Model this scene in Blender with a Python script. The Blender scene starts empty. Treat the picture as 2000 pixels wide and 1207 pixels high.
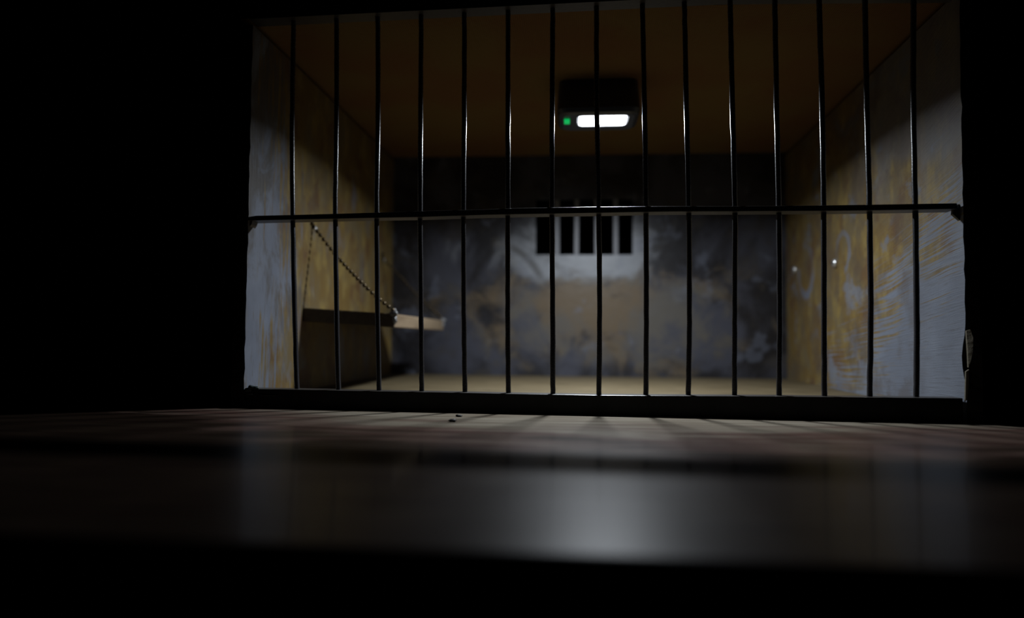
import bpy, bmesh, math, random
from mathutils import Vector, Matrix
random.seed(7)
S = bpy.context.scene
C = S.collection

# ------------------------------------------------------------------ camera, world, exposure
W_PX, H_PX, F_PX = 2000, 1207, 1350.0
CAM_H = 0.38
yw = Vector((113.0, -57.0, -F_PX)).normalized()          # world +Y seen from the camera
up = Vector((0.005, 1.0, 0.0)); zw = (up - up.dot(yw) * yw).normalized()
xw = yw.cross(zw)
ROT = Matrix((xw, yw, zw))
cam_d = bpy.data.cameras.new('camera'); cam = bpy.data.objects.new('camera', cam_d); C.objects.link(cam)
cam.matrix_world = Matrix.Translation((0, 0, CAM_H)) @ ROT.to_4x4()
cam_d.sensor_width = 36.0; cam_d.lens = F_PX / W_PX * 36.0
cam_d.clip_start = 0.05
cam_d.dof.use_dof = True; cam_d.dof.focus_distance = 3.47
cam_d.dof.aperture_fstop = cam_d.lens / 1000.0 / 0.056
S.camera = cam
w = bpy.data.worlds.new('world'); S.world = w; w.use_nodes = True
w.node_tree.nodes['Background'].inputs[0].default_value = (0, 0, 0, 1)
w.node_tree.nodes['Background'].inputs[1].default_value = 0.0
S.view_settings.view_transform = 'Standard'; S.view_settings.look = 'None'
S.view_settings.gamma = 1.0; S.view_settings.use_curve_mapping = False
S.view_settings.exposure = 0.0
LAMP = Vector((0.210, 4.60, 1.832))                       # centre of the lit panel
PANEL_SIZE = (0.315, 0.205)
la = bpy.data.lights.new('panel_light', 'AREA'); la.shape = 'RECTANGLE'; la.size, la.size_y = PANEL_SIZE[0] * 0.9, 0.12
la.energy = 88.0; la.color = (0.86, 0.925, 1.0); la.spread = math.radians(166)
lao = bpy.data.objects.new('panel_light', la); C.objects.link(lao); lao.location = LAMP + Vector((0, 0, -0.001))

# ------------------------------------------------------------------ main measures (metres, cell depth along +Y)
XL, XR = -1.712, 1.845                                   # side walls at the front
XLB, XRB = -1.680, 1.950                                 # and at the back (the box is not quite square)
YB = 6.42
ZC, ZF = 2.09, 0.03
AL = math.radians(2.1)                                    # the barred front is a little out of square
E = Vector((math.cos(AL), -math.sin(AL), 0)); N = Vector((math.sin(AL), math.cos(AL), 0))
F0 = Vector((0, 3.47, 0))
def front(x, y, back=0.0):
    """where the line of sight through a photo point meets the plane of the barred front"""
    d = ROT @ Vector((x - W_PX / 2, H_PX / 2 - y, -F_PX))
    o = Vector((0, 0, CAM_H)); p0 = F0 + N * back
    return o + d * ((p0 - o).dot(N) / d.dot(N))
def on_plane(x, y, p0, n):
    d = ROT @ Vector((x - W_PX / 2, H_PX / 2 - y, -F_PX)); o = Vector((0, 0, CAM_H))
    return o + d * ((Vector(p0) - o).dot(Vector(n)) / d.dot(Vector(n)))
def front_y(x): return F0.y - (x) * math.tan(AL)
def xl(y): return XL + (XLB - XL) * (y - front_y(XL)) / (YB - front_y(XL))
def xr(y): return XR + (XRB - XR) * (y - front_y(XR)) / (YB - front_y(XR))

# ------------------------------------------------------------------ helpers
def obj(name, bm, mat, parent=None, smooth=False):
    me = bpy.data.meshes.new(name); bm.normal_update(); bm.to_mesh(me); bm.free()
    o = bpy.data.objects.new(name, me); C.objects.link(o)
    if mat: me.materials.append(mat)
    if smooth:
        for p in me.polygons: p.use_smooth = True
    if parent: o.parent = parent
    return o
def struct(name, bm, mat, parent=None, smooth=False):
    o = obj(name, bm, mat, parent, smooth)
    if not parent: o['kind'] = 'structure'
    return o
def thing(name, label, cat, group=None):
    o = bpy.data.objects.new(name, None); C.objects.link(o); o['label'] = label; o['category'] = cat
    o.empty_display_size = 0.1
    if group: o['group'] = group
    return o
def tag(o, label, cat, group=None):
    o['label'] = label; o['category'] = cat
    if group: o['group'] = group
    return o
def box(bm, lo, hi):
    vs = [bm.verts.new((x, y, z)) for x in (lo[0], hi[0]) for y in (lo[1], hi[1]) for z in (lo[2], hi[2])]
    for f in ((0, 1, 3, 2), (4, 6, 7, 5), (0, 4, 5, 1), (2, 3, 7, 6), (0, 2, 6, 4), (1, 5, 7, 3)):
        bm.faces.new([vs[i] for i in f])
    return vs
def hexa(bm, a, b):
    """a, b: two matching quads (lists of 4 points) joined into a solid"""
    va = [bm.verts.new(p) for p in a]; vb = [bm.verts.new(p) for p in b]
    bm.faces.new(va); bm.faces.new(vb[::-1])
    for i in range(4): bm.faces.new((va[i], vb[i], vb[(i + 1) % 4], va[(i + 1) % 4]))
    bmesh.ops.recalc_face_normals(bm, faces=bm.faces)
def sweep(bm, secs, closed=True):
    """secs: list of cross-section rings of equal length"""
    rings = [[bm.verts.new(p) for p in s] for s in secs]
    n = len(secs[0])
    for a, b in zip(rings, rings[1:]):
        for i in range(n): bm.faces.new((a[i], a[(i + 1) % n], b[(i + 1) % n], b[i]))
    bm.faces.new(rings[0][::-1]); bm.faces.new(rings[-1])
    bmesh.ops.recalc_face_normals(bm, faces=bm.faces)
def tube(bm, pts, r, seg=12, jitter=0.0):
    secs = []
    for i, p in enumerate(pts):
        t = (pts[min(i + 1, len(pts) - 1)] - pts[max(i - 1, 0)]).normalized()
        a = t.orthogonal().normalized() if abs(t.z) < 0.9 else Vector((1, 0, 0))
        a = (a - a.dot(t) * t).normalized(); b = t.cross(a)
        rr = r * (1 + random.uniform(-jitter, jitter))
        secs.append([p + (a * math.cos(2 * math.pi * k / seg) + b * math.sin(2 * math.pi * k / seg)) * rr for k in range(seg)])
    sweep(bm, secs)
def catmull(ps, n):
    out = []; q = [ps[0] * 2 - ps[1]] + list(ps) + [ps[-1] * 2 - ps[-2]]
    for i in range(1, len(q) - 2):
        for k in range(n):
            t = k / n; a, b, c, d = q[i - 1], q[i], q[i + 1], q[i + 2]
            out.append(0.5 * ((2 * b) + (c - a) * t + (2 * a - 5 * b + 4 * c - d) * t * t + (3 * b - a - 3 * c + d) * t ** 3))
    out.append(ps[-1]); return out
def bevel(o, width, seg=2):
    m = o.modifiers.new('bevel', 'BEVEL'); m.width = width; m.segments = seg; m.limit_method = 'ANGLE'
    m.angle_limit = math.radians(40); return o
def blob(bm, c, r, sc=(1, 1, 1), amp=0.25, sub=3):
    g = bmesh.ops.create_icosphere(bm, subdivisions=sub, radius=1)
    ph = [random.uniform(0, 6.28) for _ in range(6)]
    for v in g['verts']:
        p = v.co
        k = 1 + amp * (math.sin(3.1 * p.x + ph[0]) * math.sin(2.7 * p.y + ph[1]) + 0.5 * math.sin(6 * p.z + ph[2]) * math.sin(5 * p.x + ph[3]))
        v.co = Vector((p.x * sc[0], p.y * sc[1], p.z * sc[2])) * r * k + Vector(c)

# ------------------------------------------------------------------ node helper
class NT:
    def __init__(s, name):
        s.m = bpy.data.materials.new(name); s.m.use_nodes = True; s.t = s.m.node_tree
        s.b = s.t.nodes['Principled BSDF']
        s.oc = s.t.nodes.new('ShaderNodeTexCoord').outputs['Object']
        sp = s.n('ShaderNodeSeparateXYZ', {0: s.oc}); s.x, s.y, s.z = sp.outputs
    def n(s, kind, ins={}, **kw):
        nd = s.t.nodes.new(kind)
        for k, v in kw.items(): setattr(nd, k, v)
        for k, v in ins.items():
            if isinstance(v, bpy.types.NodeSocket): s.t.links.new(v, nd.inputs[k])
            else: nd.inputs[k].default_value = v
        return nd
    def ma(s, op, a, b=0.0, c=0.0, clamp=False):
        return s.n('ShaderNodeMath', {0: a, 1: b, 2: c}, operation=op, use_clamp=clamp).outputs[0]
    def vec(s, x, y, z): return s.n('ShaderNodeCombineXYZ', {0: x, 1: y, 2: z}).outputs[0]
    def scaled(s, sc, rot=(0, 0, 0), loc=(0, 0, 0)):
        return s.n('ShaderNodeMapping', {'Vector': s.oc, 'Scale': sc, 'Rotation': rot, 'Location': loc}).outputs[0]
    def noise(s, v=None, scale=5, detail=4, rough=0.55, dist=0.0):
        return s.n('ShaderNodeTexNoise', {'Vector': v or s.oc, 'Scale': scale, 'Detail': detail, 'Roughness': rough, 'Distortion': dist}).outputs['Fac']
    def ss(s, v, lo, hi):
        return s.n('ShaderNodeMapRange', {'Value': v, 'From Min': lo, 'From Max': hi}, interpolation_type='SMOOTHSTEP').outputs[0]
    def mix(s, f, a, b):
        c = lambda q: q if isinstance(q, bpy.types.NodeSocket) else (*q, 1)
        nd = s.n('ShaderNodeMix', {0: f}, data_type='RGBA')
        for i, q in ((6, a), (7, b)):
            if isinstance(q, bpy.types.NodeSocket): s.t.links.new(q, nd.inputs[i])
            else: nd.inputs[i].default_value = (*q, 1)
        return nd.outputs[2]
    def set(s, col=None, rough=None, metal=None, bump=None, strength=0.2, dist=0.01, spec=None, k=0.33):
        if isinstance(col, bpy.types.NodeSocket) and k != 1: col = s.mix(1 - k, col, (0, 0, 0))
        for k, v in (('Base Color', col), ('Roughness', rough), ('Metallic', metal), ('Specular IOR Level', spec)):
            if v is None: continue
            if isinstance(v, bpy.types.NodeSocket): s.t.links.new(v, s.b.inputs[k])
            else: s.b.inputs[k].default_value = (*v, 1) if isinstance(v, tuple) else v
        if bump is not None:
            nd = s.n('ShaderNodeBump', {'Height': bump, 'Strength': strength, 'Distance': dist})
            s.t.links.new(nd.outputs[0], s.b.inputs['Normal'])
        return s.m

GREY = (0.34, 0.38, 0.47); GREY_D = (0.17, 0.18, 0.21)
OCHRE = (0.40, 0.25, 0.065); OCHRE_L = (0.58, 0.41, 0.12); RUST = (0.27, 0.13, 0.05); TAN = (0.36, 0.27, 0.13)

def ochre_mix(t):
    n1 = t.noise(scale=2.3, detail=6, rough=0.6, dist=0.6)
    n2 = t.noise(t.scaled((1, 1, 0.45)), scale=9, detail=5, rough=0.65)
    c = t.mix(t.ss(n1, 0.42, 0.62), OCHRE, TAN)
    c = t.mix(t.ss(n2, 0.46, 0.66), c, OCHRE_L)
    n3 = t.noise(t.scaled((1, 1, 1), loc=(3, 5, 1)), scale=3.7, detail=6, rough=0.65)
    return t.mix(t.ma('MULTIPLY', t.ss(n3, 0.52, 0.66), 0.75), c, RUST)

def ring(t, cy, cz, r, wd, seed, gap_lo, gap_hi):
    dy = t.ma('SUBTRACT', t.y, cy); dz = t.ma('SUBTRACT', t.z, cz)
    wob = t.ma('MULTIPLY', t.ma('SUBTRACT', t.noise(t.scaled((1, 1, 1), loc=(seed, 0, 0)), scale=7, detail=3), 0.5), 0.12)
    d = t.ma('ADD', t.ma('SQRT', t.ma('ADD', t.ma('MULTIPLY', dy, dy), t.ma('MULTIPLY', dz, dz))), wob)
    band = t.ma('SUBTRACT', 1.0, t.ss(t.ma('ABSOLUTE', t.ma('SUBTRACT', d, r)), wd * 0.4, wd))
    ang = t.ma('ARCTAN2', dz, dy)
    keep = t.ma('SUBTRACT', 1.0, t.ma('MULTIPLY', t.ss(ang, gap_lo, gap_lo + 0.3), t.ma('SUBTRACT', 1.0, t.ss(ang, gap_hi - 0.3, gap_hi))))
    return t.ma('MULTIPLY', band, keep)

def mat_wall_right():
    t = NT('painted_wall_right')
    # brushed boundary between bare grey paint at the front and ochre wash further in
    fwd = t.ma('SUBTRACT', 4.8, t.y)                        # strokes fan out: flat near the floor, steeper higher up
    z0 = t.ma('DIVIDE', t.ma('SUBTRACT', t.z, t.ma('MULTIPLY', fwd, 0.02)), t.ma('ADD', 1.0, t.ma('MULTIPLY', fwd, 0.2)))
    wv = t.ma('MULTIPLY', t.ma('SUBTRACT', t.noise(scale=1.1, detail=2), 0.5), 0.06)
    z0 = t.ma('ADD', z0, wv)
    v1 = t.vec(t.x, t.ma('MULTIPLY', t.y, 1.1), t.ma('MULTIPLY', z0, 55.0))
    st = t.noise(v1, scale=1.6, detail=5, rough=0.62)
    big = t.noise(scale=1.7, detail=3)
    yb = t.ma('ADD', t.ma('MULTIPLY', t.ma('SUBTRACT', t.z, 0.58), -1.45), 4.20)
    s = t.ma('SUBTRACT', t.y, yb)
    s = t.ma('ADD', s, t.ma('MULTIPLY', t.ma('SUBTRACT', st, 0.5), 4.2))
    s = t.ma('ADD', s, t.ma('MULTIPLY', t.ma('SUBTRACT', big, 0.5), 1.6))
    m = t.ss(s, -0.25, 0.38)
    # grey patch high up towards the front
    hi = t.ss(t.ma('ADD', t.z, t.ma('MULTIPLY', t.ma('SUBTRACT', big, 0.5), 1.4)), 1.15, 1.45)
    hi = t.ma('MULTIPLY', hi, t.ma('SUBTRACT', 1.0, t.ss(t.y, 4.3, 5.0)))
    m = t.ma('MULTIPLY', m, t.ma('SUBTRACT', 1.0, t.ma('MULTIPLY', hi, 0.5)))
    # one ochre stroke running up to the front edge
    bd = t.ma('ABSOLUTE', t.ma('SUBTRACT', t.z, t.ma('ADD', 1.15, t.ma('MULTIPLY', t.ma('SUBTRACT', 4.0, t.y), 0.26))))
    bd = t.ma('ADD', bd, t.ma('MULTIPLY', t.ma('SUBTRACT', st, 0.5), 0.45))
    m = t.ma('MAXIMUM', m, t.ma('MULTIPLY', t.ma('SUBTRACT', 1.0, t.ss(bd, 0.02, 0.09)), 0.8))
    # bluish smears where the wash was rubbed away
    sm = t.ss(t.noise(t.scaled((1, 1.5, 2.2), loc=(7, 2, 4)), scale=1.9, detail=5, rough=0.6), 0.56, 0.66)
    m = t.ma('MULTIPLY', m, t.ma('SUBTRACT', 1.0, t.ma('MULTIPLY', sm, 0.75)))
    r1 = ring(t, 5.85, 0.95, 0.20, 0.055, 0.0, 0.0, 1.5); r2 = ring(t, 5.0, 1.0, 0.13, 0.035, 4.0, -2.0, -0.4)
    rr = t.ma('MAXIMUM', r1, r2)
    grey = t.mix(t.ss(t.noise(scale=3, detail=5), 0.35, 0.7), GREY, (0.42, 0.47, 0.57))
    fine = t.noise(v1, scale=5, detail=4, rough=0.7)
    c = t.mix(m, grey, ochre_mix(t))
    c = t.mix(t.ma('MULTIPLY', t.ss(fine, 0.55, 0.68), 0.55), c, (0.17, 0.14, 0.11))
    du = t.ss(t.noise(t.scaled((1, 1, 1), loc=(8, 8, 3)), scale=2.4, detail=6, rough=0.65), 0.47, 0.62)
    c = t.mix(t.ma('MULTIPLY', t.ma('MULTIPLY', du, t.ss(t.y, 3.6, 4.2)), 0.55), c, (0.20, 0.15, 0.11))
    c = t.mix(t.ma('MULTIPLY', t.ma('MULTIPLY', rr, t.ss(big, 0.3, 0.6)), 0.75), c, (0.36, 0.41, 0.54))
    b = t.ma('ADD', t.noise(v1, scale=4, detail=5), t.ma('MULTIPLY', t.noise(scale=120, detail=2), 0.3))
    return t.set(c, 0.55, 0.0, b, 0.25, 0.01, 0.4)

def mat_wall_left():
    t = NT('painted_wall_left')
    v1 = t.n('ShaderNodeMapping', {'Vector': t.oc, 'Rotation': (0.12, 0, 0), 'Scale': (1, 14, 0.9)}).outputs[0]
    st = t.noise(v1, scale=2.2, detail=5, rough=0.65, dist=0.3)
    big = t.noise(scale=1.5, detail=4)
    s = t.ma('SUBTRACT', t.y, 3.88)
    s = t.ma('ADD', s, t.ma('MULTIPLY', t.ma('SUBTRACT', st, 0.5), 2.3))
    s = t.ma('ADD', s, t.ma('MULTIPLY', t.ma('SUBTRACT', big, 0.5), 1.6))
    m = t.ss(s, -0.12, 0.2)
    sm = t.ss(t.noise(t.scaled((1, 2.2, 1), loc=(1, 2, 9)), scale=1.8, detail=5, rough=0.6), 0.56, 0.68)
    m = t.ma('MULTIPLY', m, t.ma('SUBTRACT', 1.0, t.ma('MULTIPLY', sm, 0.6)))
    grey = t.mix(t.ss(t.noise(scale=4, detail=5), 0.35, 0.7), (0.36, 0.40, 0.50), (0.44, 0.49, 0.60))
    # dull brown mottling over the grey, mostly in the upper half
    mo = t.noise(t.scaled((1, 1.6, 1), loc=(5, 3, 2)), scale=2.6, detail=6, rough=0.65, dist=0.5)
    mo = t.ss(t.ma('ADD', mo, t.ma('MULTIPLY', t.ss(t.z, 0.5, 1.3), 0.12)), 0.50, 0.66)
    grey = t.mix(t.ma('MULTIPLY', mo, 0.8), grey, (0.20, 0.165, 0.12))
    fs = t.ss(t.noise(v1, scale=5.5, detail=5, rough=0.7), 0.58, 0.68)
    grey = t.mix(t.ma('MULTIPLY', fs, 0.55), grey, (0.26, 0.20, 0.13))
    c = t.mix(m, grey, ochre_mix(t))
    b = t.ma('ADD', t.noise(v1, scale=4, detail=5), t.ma('MULTIPLY', t.noise(scale=120, detail=2), 0.3))
    return t.set(c, 0.55, 0.0, b, 0.25, 0.01, 0.4)

def mat_wall_back():
    t = NT('painted_wall_back')
    n1 = t.noise(scale=1.6, detail=6, rough=0.6, dist=0.5)
    n2 = t.noise(t.scaled((1, 1, 1), loc=(4, 0, 2)), scale=3.1, detail=6, rough=0.62, dist=0.4)
    # brown wash low in the middle, grey with painted lamp glow round the window
    dx = t.ma('DIVIDE', t.ma('SUBTRACT', t.x, 0.28), 1.15); dz = t.ma('DIVIDE', t.ma('SUBTRACT', t.z, 0.62), 0.48)
    r = t.ma('SQRT', t.ma('ADD', t.ma('MULTIPLY', dx, dx), t.ma('MULTIPLY', dz, dz)))
    s = t.ma('ADD', t.ma('SUBTRACT', 1.0, r), t.ma('MULTIPLY', t.ma('SUBTRACT', n2, 0.5), 3.2))
    brown = t.ss(s, -0.25, 0.5)
    base = t.mix(t.ss(n1, 0.4, 0.62), (0.045, 0.042, 0.047), (0.16, 0.165, 0.21))
    dk = t.ss(n2, 0.50, 0.64)
    base = t.mix(t.ma('MULTIPLY', dk, 0.6), base, (0.13, 0.115, 0.10))
    # lighter grey paint around and under the window, whitened for the lamp's sheen
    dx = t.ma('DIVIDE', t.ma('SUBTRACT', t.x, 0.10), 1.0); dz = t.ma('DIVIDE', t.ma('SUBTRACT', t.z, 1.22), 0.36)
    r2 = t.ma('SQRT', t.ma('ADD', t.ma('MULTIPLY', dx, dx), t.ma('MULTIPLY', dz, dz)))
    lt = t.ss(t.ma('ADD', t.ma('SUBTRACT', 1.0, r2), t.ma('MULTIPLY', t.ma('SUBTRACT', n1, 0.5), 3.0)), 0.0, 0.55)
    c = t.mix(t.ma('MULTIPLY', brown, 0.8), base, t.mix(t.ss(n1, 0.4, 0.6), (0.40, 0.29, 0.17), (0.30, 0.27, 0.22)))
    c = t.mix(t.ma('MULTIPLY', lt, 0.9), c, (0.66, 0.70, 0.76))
    # dark curved brush mark left of the window
    dx = t.ma('SUBTRACT', t.x, -0.80); dz = t.ma('SUBTRACT', t.z, 0.70)
    d = t.ma('SQRT', t.ma('ADD', t.ma('MULTIPLY', dx, dx), t.ma('MULTIPLY', dz, dz)))
    arc = t.ma('SUBTRACT', 1.0, t.ss(t.ma('ABSOLUTE', t.ma('SUBTRACT', d, 0.58)), 0.012, 0.05))
    arc = t.ma('MULTIPLY', arc, t.ma('MULTIPLY', t.ss(t.z, 0.88, 0.98), t.ss(t.x, -0.62, -0.5)))
    c = t.mix(t.ma('MULTIPLY', arc, 0.75), c, (0.15, 0.14, 0.13))
    # a few rubbed bluish spots
    sp = t.ss(t.noise(t.scaled((1, 1, 1), loc=(9, 1, 6)), scale=3.6, detail=3), 0.60, 0.68)
    c = t.mix(t.ma('MULTIPLY', sp, 0.4), c, (0.38, 0.42, 0.54))
    return t.set(c, 0.36, 0.0, t.noise(scale=14, detail=6), 0.25, 0.01, 0.5)

def mat_ceiling():
    t = NT('woven_brown_ceiling')
    wx = t.n('ShaderNodeTexWave', {'Vector': t.oc, 'Scale': 28.0}, bands_direction='X').outputs['Fac']
    wy = t.n('ShaderNodeTexWave', {'Vector': t.oc, 'Scale': 28.0}, bands_direction='Y').outputs['Fac']
    weave = t.ma('MULTIPLY', wx, wy)
    n = t.noise(scale=1.4, detail=4)
    c = t.mix(t.ss(n, 0.35, 0.65), (0.17, 0.088, 0.036), (0.18, 0.115, 0.042))
    c = t.mix(t.ma('MULTIPLY', weave, 0.25), c, (0.07, 0.04, 0.02))
    return t.set(c, 0.9, 0.0, weave, 0.4, 0.01, 0.1, 0.92)

def mat_floor():
    t = NT('tan_floor_board')
    g = t.noise(t.scaled((1.2, 12, 1)), scale=2, detail=6, rough=0.6, dist=0.2)
    c = t.mix(t.ss(g, 0.35, 0.68), (0.20, 0.145, 0.065), (0.34, 0.265, 0.145))
    sp = t.ss(t.noise(scale=6, detail=4), 0.56, 0.7)
    c = t.mix(t.ma('MULTIPLY', sp, 0.5), c, (0.13, 0.095, 0.045))
    return t.set(c, 0.6, 0.0, g, 0.15, 0.01, 0.3)

def mat_table():
    t = NT('varnished_brown_wood')
    g = t.noise(t.scaled((0.7, 14, 1)), scale=2, detail=7, rough=0.6, dist=0.25)
    g2 = t.noise(t.scaled((0.6, 2.4, 1), loc=(3, 1, 0)), scale=1.8, detail=5, rough=0.6, dist=0.4)
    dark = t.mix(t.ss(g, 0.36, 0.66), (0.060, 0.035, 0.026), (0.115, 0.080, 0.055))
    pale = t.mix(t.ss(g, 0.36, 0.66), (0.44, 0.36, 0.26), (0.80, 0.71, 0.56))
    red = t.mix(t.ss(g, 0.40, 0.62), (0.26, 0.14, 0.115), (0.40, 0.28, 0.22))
    # paler in front of the cell, darker further out, with ragged reddish rim
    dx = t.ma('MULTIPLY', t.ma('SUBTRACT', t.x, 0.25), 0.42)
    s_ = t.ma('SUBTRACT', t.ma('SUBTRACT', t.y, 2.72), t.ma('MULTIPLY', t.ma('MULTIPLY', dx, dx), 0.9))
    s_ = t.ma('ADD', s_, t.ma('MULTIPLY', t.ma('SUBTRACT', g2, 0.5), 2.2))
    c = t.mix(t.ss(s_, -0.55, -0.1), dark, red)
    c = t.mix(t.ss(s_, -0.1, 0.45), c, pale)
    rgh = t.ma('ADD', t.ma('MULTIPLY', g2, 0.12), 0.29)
    t.b.inputs['Coat Weight'].default_value = 0.07; t.b.inputs['Coat Roughness'].default_value = 0.10
    return t.set(c, rgh, 0.0, g, 0.10, 0.004, 0.06)

def simple(name, col, rough=0.5, metal=0.0, nscale=40, amp=0.15, bump=0.2, spec=0.5, dist=0.002, var=0.6, k=1.0):
    t = NT(name); n = t.noise(scale=nscale, detail=4)
    c = t.mix(t.ma('MULTIPLY', n, var), col, tuple(q * 0.45 for q in col))
    return t.set(c, t.ma('ADD', t.ma('MULTIPLY', n, amp), rough - amp / 2), metal, n, bump, dist, spec, k)
def emit(name, col, st):
    t = NT(name); t.b.inputs['Base Color'].default_value = (0.02, 0.02, 0.02, 1)
    t.b.inputs['Emission Color'].default_value = (*col, 1); t.b.inputs['Emission Strength'].default_value = st
    t.set(None, t.ma('ADD', t.ma('MULTIPLY', t.noise(scale=20), 0.1), 0.3)); return t.m

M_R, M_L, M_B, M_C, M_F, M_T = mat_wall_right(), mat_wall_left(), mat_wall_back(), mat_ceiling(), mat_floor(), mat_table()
M_BAR = simple('black_painted_steel', (0.034, 0.034, 0.040), 0.27, 0.0, 90, 0.12, 0.35, 0.6, 0.0015)
M_RAIL = simple('dark_painted_wood_rail', (0.045, 0.040, 0.036), 0.38, 0.0, 50, 0.15, 0.3, 0.6, 0.002)
M_OUT = simple('black_paint_and_rail_shade', (0.012, 0.012, 0.012), 0.6, 0.0, 12, 0.2, 0.2, 0.3)
M_BEAD = simple('aged_brass_bead', (0.085, 0.062, 0.035), 0.33, 0.85, 60, 0.15, 0.2)
M_GLUE = simple('clear_grey_glue', (0.174, 0.174, 0.174), 0.22, 0.0, 30, 0.15, 0.5, 0.6)
M_SCREW = simple('steel_screw', (0.75, 0.75, 0.74), 0.3, 0.85, 60)
M_LAMP = simple('dark_lamp_plastic', (0.035, 0.038, 0.048), 0.35, 0.0, 30, 0.1, 0.1, 0.5)
M_PANEL = emit('white_led_panel', (0.88, 0.93, 1.0), 6.0)
M_LED = emit('green_indicator', (0.0, 0.75, 0.16), 0.55)
M_PLASTER = simple('chipped_plaster', (0.136, 0.118, 0.081), 0.7, 0.0, 30, 0.1, 0.6, 0.3, 0.01)
M_DARKGLUE = simple('dark_green_glue', (0.03, 0.045, 0.04), 0.4, 0.0, 40, 0.15, 0.5)
M_WINBAR = simple('grey_window_bar', (0.161, 0.167, 0.186), 0.45, 0.0, 40)
def wood_plank():
    t = NT('pale_pine'); g = t.noise(t.scaled((14, 0.9, 10)), scale=2.2, detail=6, rough=0.6, dist=0.3)
    c = t.mix(t.ss(g, 0.35, 0.68), (0.58, 0.43, 0.27), (0.42, 0.30, 0.18))
    # shade of the unlit sawn end facing the bars, painted dark
    e = t.ma('SUBTRACT', 1.0, t.ss(t.y, 0.004, 0.03))
    c = t.mix(t.ma('MULTIPLY', e, 0.72), c, (0.10, 0.075, 0.05))
    return t.set(c, 0.6, 0.0, g, 0.15, 0.004, 0.3)
M_PINE = wood_plank()

# ------------------------------------------------------------------ structure
TH = 0.07
# table the cell stands on; its near edge runs parallel to the barred front
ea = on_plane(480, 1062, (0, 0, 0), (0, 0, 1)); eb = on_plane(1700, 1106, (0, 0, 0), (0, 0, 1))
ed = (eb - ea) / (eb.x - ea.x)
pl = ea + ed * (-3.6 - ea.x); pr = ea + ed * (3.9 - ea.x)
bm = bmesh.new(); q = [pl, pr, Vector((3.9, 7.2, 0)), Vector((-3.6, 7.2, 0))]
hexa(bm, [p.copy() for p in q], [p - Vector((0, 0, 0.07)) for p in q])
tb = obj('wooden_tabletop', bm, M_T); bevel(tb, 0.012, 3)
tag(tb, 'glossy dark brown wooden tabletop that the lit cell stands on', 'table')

bm = bmesh.new()                                           # interior floor
hexa(bm, [Vector((XL, front_y(XL) + 0.095, 0.0)), Vector((XR, front_y(XR) + 0.095, 0.0)), Vector((XRB, YB, 0.0)), Vector((XLB, YB, 0.0))],
     [Vector((XL, front_y(XL) + 0.095, ZF)), Vector((XR, front_y(XR) + 0.095, ZF)), Vector((XRB, YB, ZF)), Vector((XLB, YB, ZF))])
struct('floor', bm, M_F)
def side_wall(name, x0, x1, mat, inner):
    """irregular, slightly wavy front edge; outer faces carry black paint"""
    bm = bmesh.new(); secs = []
    K = 40
    for k in range(K + 1):
        z = 0.001 + (ZC - 0.036) * k / K                    # a dark gap stays open under the ceiling board
        jag = 0.004 * math.sin(k * 1.9) + random.uniform(-0.004, 0.004)
        xi = inner; xo = x0 if inner == x1 else x1
        if inner == XR and 3 <= k <= 8: jag += (0.0, 0.012, 0.03, 0.035, 0.02, 0.008)[k - 3]
        ya = front_y(xi) + jag
        # ring: inner front, inner back, outer back, outer front
        xb = XLB if inner == XL else XRB; xbo = xb + (xo - xi)
        secs.append([Vector((xi, ya, z)), Vector((xb, YB, z)), Vector((xb, YB + 0.062, z)), Vector((xbo, YB + 0.062, z)), Vector((xo, front_y(xo), z))])
    sweep(bm, secs)
    o = struct(name, bm, mat); o.data.materials.append(M_OUT)
    for p in o.data.polygons:
        if p.normal.x * (1 if inner == XL else -1) < 0.5: p.material_index = 1
    return o
wl = side_wall('wall_left', XL - TH, XL, M_L, XL)
wr = side_wall('wall_right', XR, XR + TH, M_R, XR)
# back wall with a window hole
wl0 = on_plane(1046, 498, (0, YB, 0), (0, 1, 0)); wl1 = on_plane(1236, 388, (0, YB, 0), (0, 1, 0))
wx0, wz0, wx1, wz1 = wl0.x, wl0.z, wl1.x, wl1.z
bm = bmesh.new()
for lo, hi in (((XLB, 0), (wx0, ZC)), ((wx1, 0), (XRB, ZC)), ((wx0, 0), (wx1, wz0)), ((wx0, wz1), (wx1, ZC))):
    box(bm, (lo[0], YB, lo[1]), (hi[0], YB + 0.06, hi[1]))
bmesh.ops.remove_doubles(bm, verts=bm.verts, dist=1e-5); bmesh.ops.recalc_face_normals(bm, faces=bm.faces)
struct('wall_back', bm, M_B)
bm = bmesh.new()
p = [Vector((XL - TH, front_y(XL - TH), ZC)), Vector((XR + TH, front_y(XR + TH), ZC)), Vector((XRB + TH, YB + TH, ZC)), Vector((XLB - TH, YB + TH, ZC))]
hexa(bm, p, [v + Vector((0, 0, 0.10)) for v in p])
ce = struct('ceiling', bm, M_C); ce.data.materials.append(M_OUT)
for pg in ce.data.polygons:
    if pg.normal.z > -0.5: pg.material_index = 1
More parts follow.
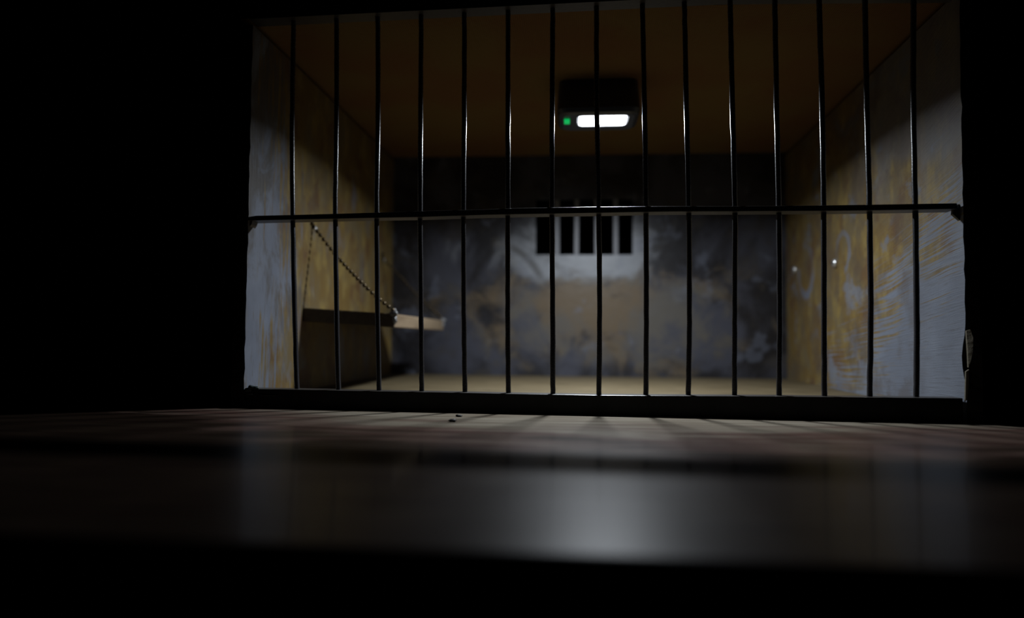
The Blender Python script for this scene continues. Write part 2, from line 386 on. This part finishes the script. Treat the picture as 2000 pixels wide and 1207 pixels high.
# barred window
win = bpy.data.objects.new('window_1', None); C.objects.link(win); win['kind'] = 'structure'
win['label'] = 'small barred window opening high in the back wall'
for cx, ww in ((1088, 11), (1126, 9.5), (1166, 9.5), (1203, 10)):
    c = on_plane(cx, 443, (0, YB, 0), (0, 1, 0)); h = ww / 1350 * YB / 2
    bm = bmesh.new(); sl = random.uniform(-0.004, 0.004)
    hexa(bm, [Vector((c.x - h, YB + 0.008, wz0 - 0.003)), Vector((c.x + h, YB + 0.008, wz0 - 0.003)), Vector((c.x + h, YB + 0.04, wz0 - 0.003)), Vector((c.x - h, YB + 0.04, wz0 - 0.003))],
         [Vector((c.x - h + sl, YB + 0.008, wz1 + 0.003)), Vector((c.x + h + sl, YB + 0.008, wz1 + 0.003)), Vector((c.x + h + sl, YB + 0.04, wz1 + 0.003)), Vector((c.x - h + sl, YB + 0.04, wz1 + 0.003))])
    bevel(obj('window_bar', bm, M_WINBAR, win), 0.006)

# ------------------------------------------------------------------ the barred front
gr = thing('barred_grille', 'black steel barred front of the cell, fifteen upright bars through a flat crossbar', 'prison bars')
gr.location = F0; bpy.context.view_layer.update(); GI = gr.matrix_world.inverted()
def gpart(name, bm, mat, smooth=False):
    bm.transform(GI); return obj(name, bm, mat, gr, smooth)
D_ = 0.095
def interp(tab, x):
    if x <= tab[0][0]: (a, b) = tab[0], tab[1]
    elif x >= tab[-1][0]: (a, b) = tab[-2], tab[-1]
    else: a, b = next((p, q_) for p, q_ in zip(tab, tab[1:]) if p[0] <= x <= q_[0])
    return a[1] + (b[1] - a[1]) * (x - a[0]) / (b[0] - a[0])
cb_top = [(478, 424.5), (500, 421), (575, 419.5), (700, 416), (820, 412), (940, 409), (1000, 406.5), (1165, 403.5), (1300, 402.5), (1440, 402.5), (1600, 401), (1700, 399.5), (1870, 396.5)]
cb_bot = [(478, 431), (700, 426), (820, 424), (960, 419.5), (1165, 416), (1300, 413.5), (1440, 413), (1600, 412), (1700, 411), (1870, 408)]
def rail(name, xs, top, bot, mat, depth=D_, zfix=None):
    bm = bmesh.new(); secs = []
    for x in xs:
        a = front(x, interp(top, x)) if top else None
        b = front(x, interp(bot, x)) if bot else None
        if zfix is not None and bot is None: b = Vector((a.x, a.y, zfix))
        if zfix is not None and top is None: a = Vector((b.x, b.y, zfix))
        a.x = b.x = (a.x + b.x) / 2; a.y = b.y = (a.y + b.y) / 2
        secs.append([a, b, b + N * depth, a + N * depth])
    sweep(bm, secs)
    o = gpart(name, bm, mat); o.data.materials.append(M_OUT)      # side facing out coloured blacker, its shade painted in
    for p_ in o.data.polygons:
        if p_.normal.dot(N) < -0.7: p_.material_index = 1
    return bevel(o, 0.004, 2)
xs = [482] + list(range(500, 1870, 45)) + [1870]
rail('crossbar', xs, cb_top, cb_bot, M_RAIL)
sill_top = [(478, 759), (580, 760.5), (660, 762.5), (740, 764), (907, 767), (1000, 769), (1080, 770.3), (1170, 772), (1260, 772.5), (1435, 773.5), (1520, 774), (1700, 776), (1880, 777.5)]
rail('sill_rail', [477] + list(range(500, 1880, 60)) + [1881], sill_top, None, M_RAIL, D_, 0.0)
rail_under = [(488, 30), (660, 22), (740, 17), (822, 11), (907, 5), (960, 2), (1040, -1), (1165, -4.5), (1337, -7.5), (1520, -10), (1880, -13)]
rail('top_rail', [487] + list(range(500, 1870, 60)) + [1873], None, rail_under, M_RAIL, D_, ZC - 0.002)
ROWS = (45, 210, 400, 610, 762)
BARS = [(573.7, 571, 571.7, 575.5, 580), (657.5, 657.5, 655, 657.5, 661), (738, 738.7, 735.7, 737.5, 740.5), (822.5, 821.7, 820.7, 822.5, 823.7),
        (907, 906.7, 905, 906, 908), (992.5, 992, 991.7, 991.7, 993), (1079.5, 1078.3, 1078, 1079.5, 1080), (1165, 1165.7, 1169.5, 1171, 1170),
        (1255.5, 1259, 1261.7, 1262.5, 1261.5), (1337.5, 1340.7, 1345, 1346.7, 1344.5), (1427, 1430.6, 1435.3, 1435, 1434.5),
        (1514, 1516.7, 1521, 1523, 1521.7), (1601, 1605.5, 1608.7, 1609.5, 1610), (1690, 1693, 1698, 1700.7, 1698.7), (1784, 1784, 1787.5, 1790.5, 1790)]
for b in BARS:
    bk = 0.052
    pts = [front(x, y, bk) for x, y in zip(b, ROWS)]
    a = pts[0] + (pts[0] - pts[1]) * 0.35; a.z = front(b[0], interp(rail_under, b[0])).z + 0.012
    z = pts[-1] + (pts[-1] - pts[-2]) * 0.05; z.z = front(b[4], interp(sill_top, b[4])).z - 0.012
    pts = catmull([a] + pts + [z], 9)
    for p_ in pts[2:-2]: p_ += Vector((random.uniform(-1, 1), random.uniform(-1, 1), 0)) * 0.0008
    bm = bmesh.new(); tube(bm, pts, 0.0130, 14, 0.035)
    gpart('bar', bm, M_BAR, True)
# corner gussets under the crossbar
def gusset(p_list, back, thick, name='gusset'):
    bm = bmesh.new(); a = [front(x, y, back) for x, y in p_list]; b = [v + N * thick for v in a]
    va = [bm.verts.new(v) for v in a]; vb = [bm.verts.new(v) for v in b]; n = len(va)
    bm.faces.new(va); bm.faces.new(vb[::-1])
    for i in range(n): bm.faces.new((va[i], vb[i], vb[(i + 1) % n], va[(i + 1) % n]))
    bmesh.ops.recalc_face_normals(bm, faces=bm.faces)
    return gpart(name, bm, M_RAIL)
gusset([(476, 432), (493, 431.5), (491, 438.5), (486, 445), (478, 454), (475, 455)], 0.02, 0.06)
gusset([(1862, 409), (1871, 399), (1884, 399), (1884, 437), (1878, 433), (1861, 418)], 0.03, 0.02)

# ------------------------------------------------------------------ ceiling lamp
lamp = thing('ceiling_lamp', 'dark box-shaped lamp on the cell ceiling with a bright white LED panel', 'lamp')
lamp.location = (LAMP.x, LAMP.y, ZC)
def rrect(w_, d_, r_, n=6):
    out = []
    for cx, cy, a0 in ((w_ / 2 - r_, d_ / 2 - r_, 0), (-w_ / 2 + r_, d_ / 2 - r_, 90), (-w_ / 2 + r_, -d_ / 2 + r_, 180), (w_ / 2 - r_, -d_ / 2 + r_, 270)):
        for k in range(n + 1):
            a = math.radians(a0 + 90 * k / n); out.append((cx + r_ * math.cos(a), cy + r_ * math.sin(a)))
    return out
bm = bmesh.new(); h = ZC - LAMP.z
def ringpts(z, w_, d_, cx, cy, r_): return [Vector((x + cx, y + cy, z)) for x, y in rrect(w_, d_, r_)]
secs = [ringpts(0.0, 0.52, 0.30, -0.03, 0.07, 0.06), ringpts(-h * 0.5, 0.54, 0.36, -0.03, 0.05, 0.07), ringpts(-h * 0.85, 0.545, 0.40, -0.03, 0.03, 0.07),
        ringpts(-h * 0.96, 0.52, 0.38, -0.03, 0.03, 0.07), ringpts(-h, 0.47, 0.34, -0.03, 0.03, 0.06),
        ringpts(-h, 0.335, 0.225, 0, 0, 0.04), ringpts(-h + 0.008, 0.325, 0.215, 0, 0, 0.04)]
sweep(bm, secs); obj('housing', bm, M_LAMP, lamp)
bm = bmesh.new()
sweep(bm, [ringpts(-h + 0.010, 0.315, 0.205, 0, 0, 0.035), ringpts(-h + 0.0005, 0.315, 0.205, 0, 0, 0.035)])
pn = obj('light_panel', bm, M_PANEL, lamp); pn['label'] = 'glowing white rounded light panel'
bm = bmesh.new(); box(bm, (-0.255, -0.06, -h - 0.010), (-0.218, 0.02, -h + 0.004))
ld = obj('indicator_light', bm, M_LED, lamp); ld['label'] = 'small green indicator light'

# ------------------------------------------------------------------ wall bench and its ball chains
bench = thing('wall_bench', 'narrow pine plank bench fixed to the left cell wall', 'bench')
by0, by1, bx1 = 4.29, 6.00, -1.106
bench.location = (xl(by0), by0, 0.5)
zt = lambda x: 0.560 - 0.035 * (x - XL) / (bx1 - XL)
bm = bmesh.new(); T = 0.088
a = [Vector((xl(by0) + 0.0005, by0, zt(XL))), Vector((bx1, by0, zt(bx1))), Vector((bx1, by1, zt(bx1))), Vector((xl(by1) + 0.0005, by1, zt(XL)))]
hexa(bm, a, [v - Vector((0, 0, T)) for v in a]); bm.transform(Matrix.Translation(-bench.location))
bevel(obj('plank', bm, M_PINE, bench), 0.008, 2)
for (yy, s_) in ((by0 + 0.01, 1.0), (by1 - 0.03, 0.8)):
    bm = bmesh.new()
    blob(bm, Vector((bx1 - 0.005, yy, 0.528)) - bench.location, 0.030 * s_, (1.0, 0.8, 0.85), 0.35)
    blob(bm, Vector((bx1 + 0.002, yy - 0.004, 0.490)) - bench.location, 0.020 * s_, (0.7, 0.6, 1.4), 0.35)
    g = obj('glue_blob', bm, M_GLUE, bench, True); g['label'] = 'lump of clear glue holding a chain end'

def chain(name, label, pts, tail, bead_r=0.0138, step=0.033):
    t = thing(name, label, 'chain', None); t.location = pts[0]
    L0 = t.location.copy()
    path = catmull([Vector(p) for p in tail] + [Vector(p) for p in pts], 24)
    ball = bmesh.new(); bmesh.ops.create_uvsphere(ball, u_segments=12, v_segments=8, radius=bead_r)
    first = None; acc = 0.0; last = path[0]; centres = [path[0]]
    for p_ in path[1:]:
        acc += (p_ - last).length; last = p_
        if acc >= step: centres.append(p_); acc = 0.0
    first = obj('bead', ball, M_BEAD, t, True); first.location = centres[0] - L0
    for c in centres[1:]:
        d = first.copy(); C.objects.link(d); d.parent = t; d.location = c - L0
    bm = bmesh.new(); tube(bm, [p_ - L0 for p_ in path], 0.0032, 6); obj('wire', bm, M_BEAD, t, True)
    # screw eye holding the chain to the wall
    bm = bmesh.new(); A = Vector(pts[0]) - L0
    loop = [A + Vector((0.0, math.cos(q_) * 0.016, math.sin(q_) * 0.018)) for q_ in [i * math.pi / 8 for i in range(17)]]
    tube(bm, loop, 0.0042, 8); obj('screw_eye', bm, M_SCREW, t, True)
    bm = bmesh.new(); tube(bm, [A + Vector((xl(pts[0][1]) + 0.001 - pts[0][0], 0, 0.018)), A + Vector((0.002, 0, 0.018))], 0.005, 8)
    obj('eye_shank', bm, M_SCREW, t, True)
    return t
c0 = chain('bead_chain', 'brass ball chain from the left wall to the near corner of the bench',
      [(-1.677, 4.42, 1.085), (-1.53, 4.385, 0.915), (-1.385, 4.35, 0.770), (-1.24, 4.32, 0.640), (-1.118, 4.295, 0.548)],
      [(-1.690, 4.395, 1.155), (-1.693, 4.40, 1.115)])
c1 = chain('bead_chain', 'blurred far ball chain from the left wall to the back corner of the bench',
      [(-1.652, 6.04, 1.062), (-1.50, 6.045, 0.905), (-1.37, 6.05, 0.765), (-1.235, 6.055, 0.638), (-1.118, 5.975, 0.548)],
      [(-1.665, 6.03, 1.12), (-1.668, 6.03, 1.09)])

# ------------------------------------------------------------------ screws in the right wall
def screw(px, py, label):
    k = (XRB - XR) / (YB - front_y(XR)); c = on_plane(px, py, (XR, front_y(XR), 0), (1, -k, 0)); t = thing('wall_screw', label, 'screw'); t.location = c; t.rotation_euler.z = -math.atan(k)
    bm = bmesh.new(); secs = []
    for x, r in ((0.0, 0.034), (-0.012, 0.034), (-0.022, 0.026), (-0.028, 0.012)):
        secs.append([Vector((x, r * math.cos(k * math.pi / 8), r * math.sin(k * math.pi / 8))) for k in range(16)])
    sweep(bm, secs); obj('head', bm, M_SCREW, t, True)
    bm = bmesh.new(); box(bm, (-0.0305, -0.018, -0.004), (-0.024, 0.018, 0.004)); obj('slot', bm, M_OUT, t)
screw(1554, 527, 'shiny screw head in the right wall, nearer the back corner')
screw(1633, 514, 'shiny screw head in the right wall, second from the back corner')

# ------------------------------------------------------------------ chips, crumbs, fibre
def flake(pts, bend, name, label, parent):
    """thin torn piece of plaster curling off the front edge of the wall; pts = outline (x, z)"""
    bm = bmesh.new(); a = []
    for x, z in pts: a.append(Vector((x, front_y(x) - 0.004 - bend * (x - XR), z)))
    b = [v - N * 0.010 for v in a]
    va = [bm.verts.new(v) for v in a]; vb = [bm.verts.new(v) for v in b]; n = len(va)
    bm.faces.new(va); bm.faces.new(vb[::-1])
    for i in range(n): bm.faces.new((va[i], vb[i], vb[(i + 1) % n], va[(i + 1) % n]))
    bmesh.ops.recalc_face_normals(bm, faces=bm.faces)
    o = obj(name, bm, M_PLASTER, parent); o['label'] = label; return o
flake([(XR - 0.002, 0.43), (XR + 0.010, 0.435), (XR + 0.017, 0.40), (XR + 0.016, 0.34), (XR + 0.009, 0.29), (XR + 0.002, 0.26), (XR + 0.001, 0.33)], 0.9, 'plaster_flake', 'torn pale flake at the front edge', wr)
flake([(XR - 0.006, 0.24), (XR + 0.004, 0.25), (XR + 0.002, 0.18), (XR - 0.004, 0.11), (XR - 0.010, 0.10)], 0.6, 'plaster_flake', 'torn pale flake at the front edge', wr)
bm = bmesh.new()
for px, py, r in ((484, 762, 0.016), (492, 757, 0.014), (500, 758, 0.011), (488, 769, 0.014)):
    blob(bm, front(px, py, -0.002), r, (1.2, 0.7, 0.9), 0.4, 2)
gl = gpart('glue_lump', bm, M_DARKGLUE, True); gl['label'] = 'dark rough lump in the bottom left corner'
bm = bmesh.new(); a = [front(503, 770), front(520, 771.2), front(541, 771.5), front(520, 772.6)]
hexa(bm, [v - N * 0.012 for v in a], [v + N * 0.01 for v in a]); sp = gpart('splinter', bm, M_RAIL)
def crumb(px, py, r, label):
    c = on_plane(px, py, (0, 0, 0), (0, 0, 1)); bm = bmesh.new()
    blob(bm, (0, 0, r * 0.5), r, (1.5, 1.0, 0.55), 0.4, 2)
    o = obj('crumb', bm, M_OUT, None, True); o.location = c; tag(o, label, 'crumb')
crumb(897, 814, 0.010, 'dark crumb on the tabletop just in front of the sill')
crumb(884, 824, 0.013, 'elongated dark crumb on the tabletop, further from the sill')
bm = bmesh.new(); tube(bm, [front(1408, 419, 0.03), front(1406, 427, 0.028), front(1403, 435, 0.03)], 0.0009, 5)
fb = obj('dust_fibre', bm, M_GLUE); tag(fb, 'fine pale fibre hanging under the crossbar', 'fibre')
